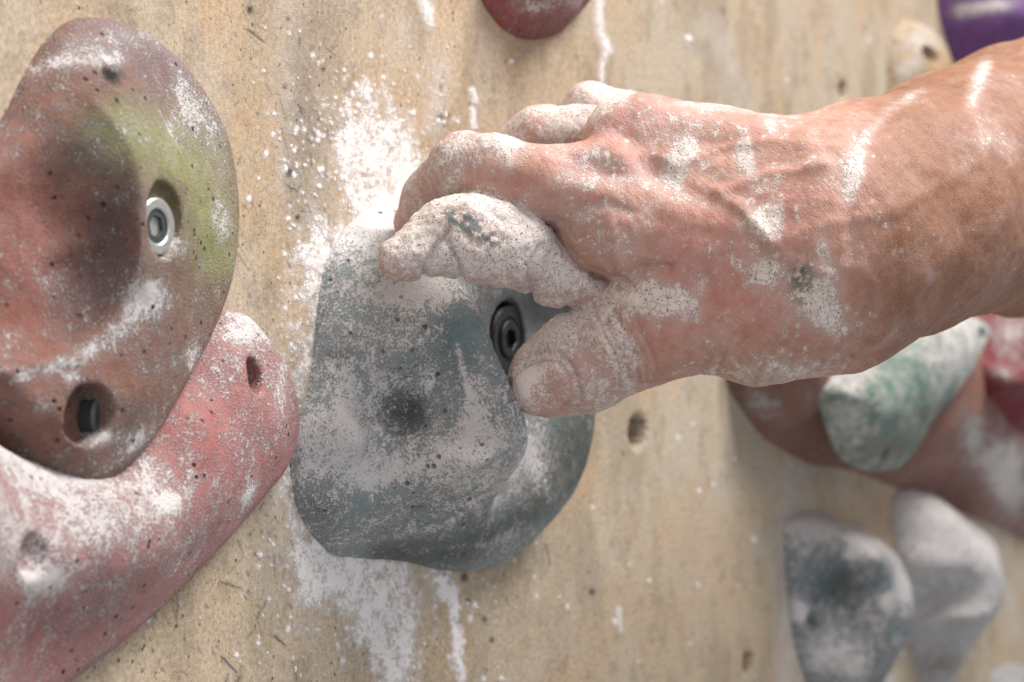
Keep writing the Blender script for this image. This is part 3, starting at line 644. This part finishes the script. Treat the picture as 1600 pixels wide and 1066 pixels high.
green = Hold([(1288, 600, 24), (1296, 650, 24), (1316, 705, 24), (1345, 732, 24), (1385, 736, 24), (1412, 728, 26), (1455, 672, 30), (1500, 620, 32), (1538, 562, 34), (1556, 515, 34), (1535, 492, 32), (1490, 484, 28), (1446, 492, 26), (1400, 530, 24), (1340, 560, 24)],
             [(1330, 620, 33), (1380, 650, 38), (1350, 690, 31), (1400, 600, 37), (1440, 560, 38), (1480, 530, 36), (1510, 555, 36), (1460, 620, 37), (1420, 690, 34), (1420, 640, 38), (1500, 505, 32), (1535, 520, 34)], edge=5, eh=5, h0=23, step=0.0009,
             cuts=[(1537, 523, 34, 2.6, 28), (1396, 706, 34, 2.0, 28)])
green.build('climbing_hold', 'mint green hold frosted with chalk, just below the wrist', M_holdsoft, (84, 142, 122), mot=(112, 172, 152), chalk=0.44, dust=0.12,
            paint=[(1460, 640, 50, 14, -20, (50, 74, 50), .9), (1380, 705, 80, 26, -12, (148, 138, 126), 1.0)], chalks=[(1500, 560, 50, 60, .28), (1330, 670, 40, 50, .25), (1420, 590, 40, 26, -20, -.12), (1490, 505, 50, 14, .2), (1380, 700, 60, 20, -.15), (1320, 600, 30, 30, .12)])
crimson = Hold([(1528, 560, 24), (1545, 500, 24), (1600, 470, 26), (1680, 500, 28), (1700, 600, 28), (1660, 690, 28), (1600, 694, 26), (1560, 672, 24), (1535, 630, 24)],
               [(1580, 560, 38), (1620, 600, 44), (1580, 630, 36), (1640, 540, 42)], edge=8, eh=4, h0=23, step=0.0011)
crimson.build('climbing_hold', 'crimson hold cut by the right edge of the picture beside the mint green one', M_holdsoft, (146, 52, 62), mot=(130, 42, 52), chalk=0.08, chalks=[(1580, 520, 40, 34, .5), (1590, 600, 30, 30, .1), (1570, 580, 30, 20, .3)])
slate = Hold([(1230, 812), (1226, 870), (1230, 930), (1240, 1000), (1262, 1070), (1300, 1130), (1350, 1120), (1385, 1060, 8), (1412, 1000, 12), (1424, 930, 14), (1412, 880, 14), (1380, 835, 12), (1330, 812, 6), (1280, 800)],
             [(1262, 860, 6), (1320, 850, 16), (1370, 880, 24), (1398, 940, 26), (1375, 1010, 22), (1330, 940, 14), (1300, 920, 9), (1290, 980, 7), (1330, 1030, 14), (1265, 960, 4), (1310, 1080, 10)], edge=7, eh=5, step=0.001,
             cuts=[(1272, 975, 5, 3.4, -1)])
slate.build('climbing_hold', 'blurred slate blue hold with a white chalked rim, low on the wall', M_holdsoft, (108, 132, 142), mot=(100, 126, 134), chalk=0.54, dust=0.25,
            paint=[(1310, 920, 40, 50, (84, 92, 84), .8), ([(1330, 900), (1380, 1000), (1360, 1060)], 14, (60, 78, 60), .6)],
            chalks=[([(1240, 820), (1300, 808), (1360, 830)], 22, .45), (1340, 860, 26, 22, .3), (1415, 920, 14, 26, .4), (1310, 1030, 60, 30, .3), (1252, 955, 12, 14, .6), (1385, 940, 10, 10, .4), (1310, 910, 40, 40, -.22)])
white = Hold([(1400, 770), (1396, 850), (1404, 940), (1424, 1010), (1440, 1066), (1465, 1085), (1500, 1045, 6), (1540, 985, 12), (1562, 930, 14), (1564, 860, 14), (1545, 822, 12), (1500, 795, 8), (1450, 770)],
              [(1440, 850, 9), (1480, 880, 18), (1530, 900, 26), (1500, 960, 20), (1450, 950, 8), (1460, 1020, 7), (1530, 850, 25)], edge=7, eh=5, step=0.0011)
white.build('climbing_hold', 'blurred pale grey hold tapering downwards beside the slate blue one', M_holdsoft, (226, 226, 228), mot=(210, 210, 214), chalk=0.5, dust=0.3, paint=[(1470, 1040, 50, 26, (124, 110, 96), .8)], chalks=[(1545, 880, 24, 50, .35), (1430, 800, 60, 30, .2)])
tiny = Hold([(1545, 1062), (1556, 1044), (1580, 1036), (1610, 1040, 5), (1650, 1060, 8), (1650, 1110, 8), (1600, 1130), (1550, 1110)], [(1590, 1065, 14), (1610, 1090, 16)], edge=7, eh=4, step=0.0011)
tiny.build('climbing_hold', 'white chalked hold only just showing in the bottom right corner', M_holdsoft, (196, 196, 200), chalk=0.5)
nub = Hold([(1352, 1072), (1366, 1058), (1385, 1052), (1402, 1060, 3), (1410, 1090, 5), (1400, 1130), (1360, 1120)], [(1380, 1085, 8)], edge=5, eh=3, step=0.001)
nub.build('climbing_hold', 'white nub of a hold peeping up at the bottom edge below the slate blue one', M_holdsoft, (200, 200, 204), chalk=0.5)

# ------------------------------------------------------------------ the hand and forearm, one continuous body
def rc(*pts):
    """chain of round cones; pts = (px, py, Z, radius px)"""
    out = []
    q = [(PZ(x, y, Z), r * Z / F) for x, y, Z, r in pts]
    for (a, ra), (b, rb) in zip(q[:-1], q[1:]): out.append((a, b, ra, rb))
    return out
def sd_rc(p, seg):
    a, b, r1, r2 = seg; ba = b - a; L = ba @ ba; rr = r1 - r2; a2 = L - rr * rr; il = 1 / L
    pa = p - a; y = pa @ ba; z = y - L; x2 = ((pa * L - ba * y[:, None]) ** 2).sum(1); y2 = y * y * L; z2 = z * z * L
    k = np.sign(rr) * rr * rr * x2
    d = (np.sqrt(x2 * a2 * il) + y * rr) * il - r1
    m1 = np.sign(z) * a2 * z2 > k; m2 = (np.sign(y) * a2 * y2 < k) & ~m1
    d = np.where(m1, np.sqrt(x2 + z2) * il - r2, d); d = np.where(m2, np.sqrt(x2 + y2) * il - r1, d)
    return d
def union(p, segs, k):
    d = None
    for s in segs:
        e = sd_rc(p, s); d = e if d is None else smin(d, e, k)
    return d
mm = 0.001
G_arm = rc((1320, 380, .712, 170), (1400, 340, .730, 180), (1500, 300, .760, 182), (1610, 280, .800, 206), (2000, 170, .92, 250), (2500, 20, 1.06, 235))
G_palm = (rc((945, 352, .708, 72), (1280, 398, .708, 140)) + rc((985, 232, .718, 74), (1290, 345, .715, 148)) + rc((1030, 205, .742, 52), (1290, 320, .735, 120))
          + rc((1040, 490, .712, 82), (1190, 482, .708, 108), (1300, 462, .712, 110)) + rc((1010, 300, .735, 70), (1280, 370, .735, 120)))
G_mid = rc((950, 290, .708, 72), (850, 285, .706, 57), (775, 268, .708, 53), (724, 256, .711, 50)) 
G_mid2 = rc((724, 256, .711, 50), (670, 310, .722, 40), (645, 348, .726, 29))
G_ring = rc((1010, 225, .742, 60), (905, 216, .745, 46), (842, 212, .748, 44), (785, 255, .755, 34), (745, 300, .765, 28))
G_pink = rc((1010, 200, .765, 50), (922, 168, .768, 36), (870, 205, .775, 30), (830, 260, .785, 26))
G_idx = [rc((624, 405, .697, 34), (650, 396, .699, 45)), rc((684, 378, .701, 54), (702, 372, .702, 59)), rc((738, 373, .703, 69), (787, 383, .705, 66)), rc((822, 397, .712, 58), (870, 426, .716, 47), (960, 452, .720, 42))]
G_thumb = rc((843, 600, .728, 46), (858, 592, .727, 60), (915, 564, .723, 78), (985, 532, .718, 78), (1050, 500, .712, 84))
def hand_sd(p):
    palm = smin(union(p, G_palm, 6 * mm), union(p, G_arm, 6 * mm), 12 * mm)
    mid = smin(union(p, G_mid, 3 * mm), union(p, G_mid2, 3 * mm), 2 * mm)
    d = smin(palm, mid, 5 * mm)
    d = np.minimum(d, smin(palm, union(p, G_ring, 3 * mm), 3 * mm)); d = smin(d, smin(palm, union(p, G_pink, 3 * mm), 4 * mm), 0.8 * mm)
    idx = None
    for g in G_idx:
        e = union(p, g, 4 * mm); idx = e if idx is None else smin(idx, e, 2.2 * mm)
    d = smin(d, idx, 0.9 * mm)
    d = smin(d, smin(palm, union(p, G_thumb, 3 * mm), 7 * mm), 1.2 * mm)
    return d
def grad_disp(px, py):
    """creases, tendons, veins: (height in m)"""
    h = np.zeros_like(px)
    R = lambda pts, w, a, w1=None: a * mm * line(px, py, pts, w, w1)
    # vein and tendons over the back of the hand
    h += R([(1012, 240), (1050, 262), (1110, 296), (1165, 328), (1205, 380)], 14, .55, 10) + R([(930, 205), (985, 250), (1040, 246), (1120, 262)], 16, .6) + R([(1000, 165), (1120, 190), (1260, 215)], 12, .7)
    h += R([(1125, 300), (1200, 270), (1290, 260)], 9, .7) + R([(1150, 320), (1230, 400), (1300, 430)], 9, .5) + R([(1060, 262), (1120, 232), (1200, 222), (1310, 232)], 8, .5) + R([(1205, 380), (1290, 350), (1400, 330), (1520, 260)], 12, .4) - R([(900, 262), (960, 268)], 26, 1.6) - R([(1050, 210), (1160, 232)], 18, .7) - R([(1040, 330), (1180, 380)], 34, .3)
    h += R([(960, 180), (1000, 165)], 34, 1.2) + R([(1000, 440), (1060, 470)], 34, 1.0) - R([(975, 440), (1005, 420), (1040, 420)], 12, 1.6)
    h -= R([(860, 232), (930, 250), (965, 225), (985, 195)], 10, .5) + R([(1010, 445), (1045, 455), (1100, 440)], 14, .7)
    h += R([(1000, 180), (1150, 215), (1280, 250)], 20, .7) + R([(985, 300), (1100, 345), (1260, 380)], 22, .5) - R([(1020, 275), (1130, 330)], 16, .5)
    h += 1.0 * mm * blob(px, py, 975, 200, 40, 34) - 1.0 * mm * blob(px, py, 935, 262, 34, 22, 10) + .8 * mm * blob(px, py, 1040, 415, 60, 40)
    h -= R([(905, 330), (950, 318), (985, 335)], 8, .6)
    # index creases
    for pts, a in () and (([(668, 452), (664, 418), (676, 392)], 1.0), ([(722, 440), (716, 410), (704, 380)], 1.0), ([(826, 460), (824, 420), (836, 380), (820, 350)], .9), ([(880, 470), (900, 430)], .5)): h -= R(pts, 5, a, 3)
    h += R([(700, 335), (740, 318), (790, 330)], 20, .8) - R([(690, 372), (720, 380)], 12, .6)
    # thumb joint wrinkles and nail fold
    for x, a, t, e in ((922, .5, 500, 560), (936, .9, 478, 604), (949, .5, 500, 590), (966, .9, 486, 600), (978, .4, 520, 610), (992, .6, 494, 580)):
        h -= R([(x - 8 + (t - 478) * .3, t), (x + 10, 524), (x + 28, 556), (x + 34, e)], 3.6, a, 2.4)
    h += R([(935, 500), (975, 580)], 26, .8)
    h -= R([(815, 568), (850, 556), (880, 560), (898, 588), (906, 622), (896, 650)], 4.5, .9)
    h += R([(840, 536), (880, 542), (906, 575), (915, 620)], 8, .7) - .35 * mm * blob(px, py, 850, 606, 44, 38, -24)
    # knuckle wrinkles on the fingers
    for k in range(7): h -= R([(688 + 9 * k, 212 + k), (700 + 9 * k, 240), (694 + 9 * k, 270)], 2.6, .35)
    for k in range(5): h -= R([(640 + 10 * k, 290 - 14 * k), (660 + 10 * k, 304 - 12 * k)], 2.6, .4)
    # folds at the root of the index
    for k in range(6): h -= R([(850 + 17 * k, 352 + 10 * k), (880 + 15 * k, 345 + 7 * k), (915 + 13 * k, 330 + 6 * k)], 3.6, .35)
    h += R([(835, 352), (875, 412), (935, 452), (985, 470)], 13, 1.1) - R([(870, 380), (925, 425), (985, 448)], 6, .6)
    h += R([(955, 350), (965, 400), (985, 440)], 9, .8)
    # edge of the palm
    for k, x in enumerate(range(1096, 1330, 22)): h -= R([(x + 12, 548 + (k % 3) * 8), (x + 2, 576), (x - 10, 604)], 3.2, .55)
    # wrist
    h -= R([(1335, 200), (1322, 300), (1330, 400)], 12, .5) + R([(1362, 560), (1420, 500)], 8, .5)
    return h
def build_hand():
    lo = np.array([9., 9, 9]); hi = -lo
    for g in [G_arm, G_palm, G_mid, G_mid2, G_ring, G_pink, G_thumb] + G_idx:
        for a, b, r1, r2 in g:
            for q, r in ((a, r1), (b, r2)): lo = np.minimum(lo, q - r - .008); hi = np.maximum(hi, q + r + .008)
    s = 0.0006
    V = sample_grid(hand_sd, lo, hi, s, margin=1.25); v, f = surfnets(V, lo, s); N = vnormals(v, f)
    px, py = proj(v); view = C0 - v; view /= np.linalg.norm(view, axis=1, keepdims=True); front = sstep(-.05, .25, (N * view).sum(1))
    hh = grad_disp(px, py) * front
    nz = fbm(v, 200, 31); nf = fbm(v, 800, 33, 3)
    cre = np.zeros_like(px)
    for pts, a in (([(664, 462), (664, 420), (678, 388), (700, 360)], 2.0), ([(722, 456), (716, 414), (700, 376)], 1.7), ([(828, 470), (826, 424), (842, 384)], 2.0), ([(884, 482), (904, 436)], 1.0), ([(760, 330), (785, 345)], .6)): cre = cre + a * mm * line(px, py, pts, 6, 3)
    hh = hh - cre * sstep(-.6, -.2, (N * view).sum(1))
    # skin colour
    tint = np.tile(lin(190, 142, 125), (len(v), 1))
    def mixt(m, col):
        nonlocal tint
        m = np.clip(m, 0, 1)[:, None]; tint = tint * (1 - m) + lin(*col) * m
    mixt(sstep(1270, 1430, px) * .9, (140, 98, 72))
    mixt(sstep(1290, 1500, px) * sstep(.45, .6, nz) * .4, (140, 92, 66))
    for a in ((940, 262, 60, 26, 10), (1000, 170, 60, 24, 5), (800, 300, 40, 20, 10), (1130, 470, 110, 60, 0), (1010, 500, 50, 50, 0), (930, 575, 50, 30, -30), (700, 230, 40, 24, 0), (1090, 400, 80, 60, 20), (960, 200, 40, 26, 0), (1220, 330, 50, 60, 0)):
        mixt(.38 * blob(px, py, *a) * (.3 + 1.2 * nz), (198, 118, 122))
    mixt(.5 * line(px, py, [(1110, 296), (1165, 328), (1205, 400)], 16) * (.5 + nz), (150, 110, 98))
    mixt(.7 * blob(px, py, 900, 380, 60, 40, 45), (168, 124, 104)); mixt(.6 * blob(px, py, 860, 200, 50, 24), (190, 118, 92))
    mixt(.5 * blob(px, py, 1250, 540, 120, 50) * (.5 + nz), (160, 116, 96)); mixt(.8 * blob(px, py, 605, 412, 34, 34), (196, 150, 146))
    # chalk
    c = .22 - .19 * sstep(1280, 1450, px) + .5 * (fbm(v, 110, 35) - .5)
    inidx = np.minimum.reduce([union(v, g, 4 * mm) for g in G_idx]) < 1.2 * mm
    c = np.where(inidx, .86 - .34 * blob(px, py, 610, 415, 36, 34) - .26 * sstep(405, 450, py) - .3 * sstep(860, 930, px) , c)
    inth = union(v, G_thumb, 3 * mm) < 1.5 * mm
    c = np.where(inth & (px < 1060), .56 - .4 * sstep(940, 1040, px) + .30 * blob(px, py, 880, 500, 60, 40, -30) + .2 * blob(px, py, 820, 560, 26, 40), c)
    L = lambda pts, w, k, w1=None: k * line(px, py, pts, w, w1)
    B = lambda *a: a[-1] * blob(px, py, *a[:-1])
    c += L([(640, 310), (660, 260), (720, 222)], 44, .36) + B(1000, 300, 120, 60, 10, .07) + B(780, 250, 60, 40, .10) + L([(760, 225), (810, 222)], 13, .55) + B(795, 250, 10, 20, .4) + L([(700, 300), (820, 330), (850, 400), (920, 450), (985, 470)], 14, .44, 20)
    c += B(1065, 250, 15, 34, 25, 1.3) + B(1165, 245, 13, 28, 0, 1.0) + B(1203, 200, 11, 16, 0, .7) + B(1338, 262, 13, 42, 12, 1.0) + L([(1352, 215), (1380, 180), (1440, 140)], 9, .34) + B(1200, 345, 22, 26, 0, 1.0) + B(1190, 430, 24, 26, 0, .55)
    c += B(1275, 470, 34, 46, -30, .8) + B(1300, 500, 22, 18, 0, .5) + B(1030, 468, 44, 26, 8, 1.1) + B(950, 370, 44, 30, 40, .34) + B(1100, 260, 8, 14, .3) + B(1290, 395, 10, 46, -12, .4) + B(1180, 290, 12, 20, 20, .35) + B(1215, 280, 10, 16, 30, .4)
    c += L([(870, 200), (920, 140), (960, 140)], 26, .6) + L([(780, 210), (830, 172), (880, 168)], 12, .5) + L([(900, 200), (960, 165)], 16, .35) + L([(1060, 162), (1240, 175)], 9, .45) + L([(880, 120), (930, 130), (975, 146)], 20, .4)
    c += L([(1080, 590), (1180, 590), (1300, 580)], 24, .30) + B(1240, 575, 70, 20, .15) + B(980, 545, 30, 60, -25, .22) + L([(930, 490), (960, 560), (985, 610)], 9, .3) + B(1540, 190, 36, 60, 20, .26) + L([(1540, 100), (1518, 160)], 12, .6) + B(1575, 230, 30, 30, .25) + B(1445, 400, 16, 40, .18) + B(1455, 430, 12, 16, .3) + B(1560, 330, 8, 12, .35)
    c += B(970, 250, 60, 40, .10) + L([(830, 480), (900, 490), (960, 470)], 16, .25) + B(1085, 480, 20, 30, .2) + B(1060, 200, 60, 20, .10)
    r = random.Random(6)
    for k in range(150):
        x, y = r.uniform(930, 1420), r.uniform(180, 590); s_ = r.choice((1.6, 2, 2.6, 4))
        sel = (np.abs(px - x) < 14) & (np.abs(py - y) < 14); c[sel] += .5 * blob(px[sel], py[sel], x, y, s_, s_ * r.uniform(.8, 1.6))
    c -= .5 * front * blob(px, py, 852, 612, 40, 36, -20)
    g = np.clip((1.3 * blob(px, py, 712, 342, 26, 14, 20) + 1.3 * blob(px, py, 762, 372, 26, 14, 10) + 1. * blob(px, py, 735, 352, 18, 12)) * sstep(.3, .55, nf), 0, 1); c -= .75 * g; mixt(g * 1.2, (88, 114, 112))
    g2 = np.clip(1.3 * blob(px, py, 1256, 445, 20, 36, -8) * sstep(.35, .6, nf) + .5 * blob(px, py, 1282, 488, 14, 9), 0, 1); mixt(g2 * 1.6, (50, 88, 72)); c -= .5 * g2
    c = np.clip(c + (nz - .5) * .45 + (nf - .5) * .35, -.4, 1.25)
    c = c + .22 * sstep(.0001, .0007, -hh); crust = sstep(.5, .95, c)
    hh = hh + crust * (.00015 + .0005 * (nf - .35)) + (fbm(v, 330, 40, 3) - .5) * .0005 + (fbm(v, 90, 41, 2) - .5) * .0016 + np.where(inidx, (fbm(v, 420, 44, 3) - .5) * .0011, 0)
    v2 = v + N * hh[:, None]
    o = make_mesh('person', v2, f, M_skin, tint=tint, chalk=c)
    tag(o, "climber's tanned hand and forearm caked in white chalk, fingers hooked over the grey-green hold", 'person')
    # thumbnail laid on the thumb by marching towards the skin
    n = 40; U = np.linspace(-1, 1, n); uu, ww = np.meshgrid(U, U, indexing='ij')
    a = uu * np.sqrt(1 - .42 * ww ** 2); b = ww * np.sqrt(1 - .42 * uu ** 2)
    an = math.radians(-24); qx = 848 + 46 * a * math.cos(an) - 37 * b * math.sin(an); qy = 606 + 46 * a * math.sin(an) + 37 * b * math.cos(an)
    Z = np.full(qx.shape, .68)
    for _ in range(60): 
        P = PZ(qx, qy, Z).reshape(-1, 3); Z = Z + .8 * np.minimum(hand_sd(P).reshape(qx.shape), .004) 
    rim = np.maximum(np.abs(uu), np.abs(ww)) ** 6
    P = PZ(qx, qy, Z + .0003 - .0005 * (1 - rim) + .0007 * rim).reshape(-1, 3)
    ids = np.arange(n * n).reshape(n, n); ff = np.stack([ids[:-1, :-1], ids[1:, :-1], ids[1:, 1:], ids[:-1, 1:]], -1).reshape(-1, 4)
    nzz = fbm(P, 300, 3); nt = np.tile(lin(188, 146, 138), (n * n, 1)) + (sstep(.2, .9, -a.ravel()) * .10)[:, None]
    nc = .36 + .5 * blob(qx.ravel(), qy.ravel(), 838, 580, 30, 16, -20) + .35 * blob(qx.ravel(), qy.ravel(), 822, 610, 12, 26) + (nzz - .5) * .6
    nail = make_mesh('thumbnail', P, ff, M_nail, o, tint=nt, chalk=nc); so = nail.modifiers.new('thickness', 'SOLIDIFY'); so.thickness = .0004
build_hand()
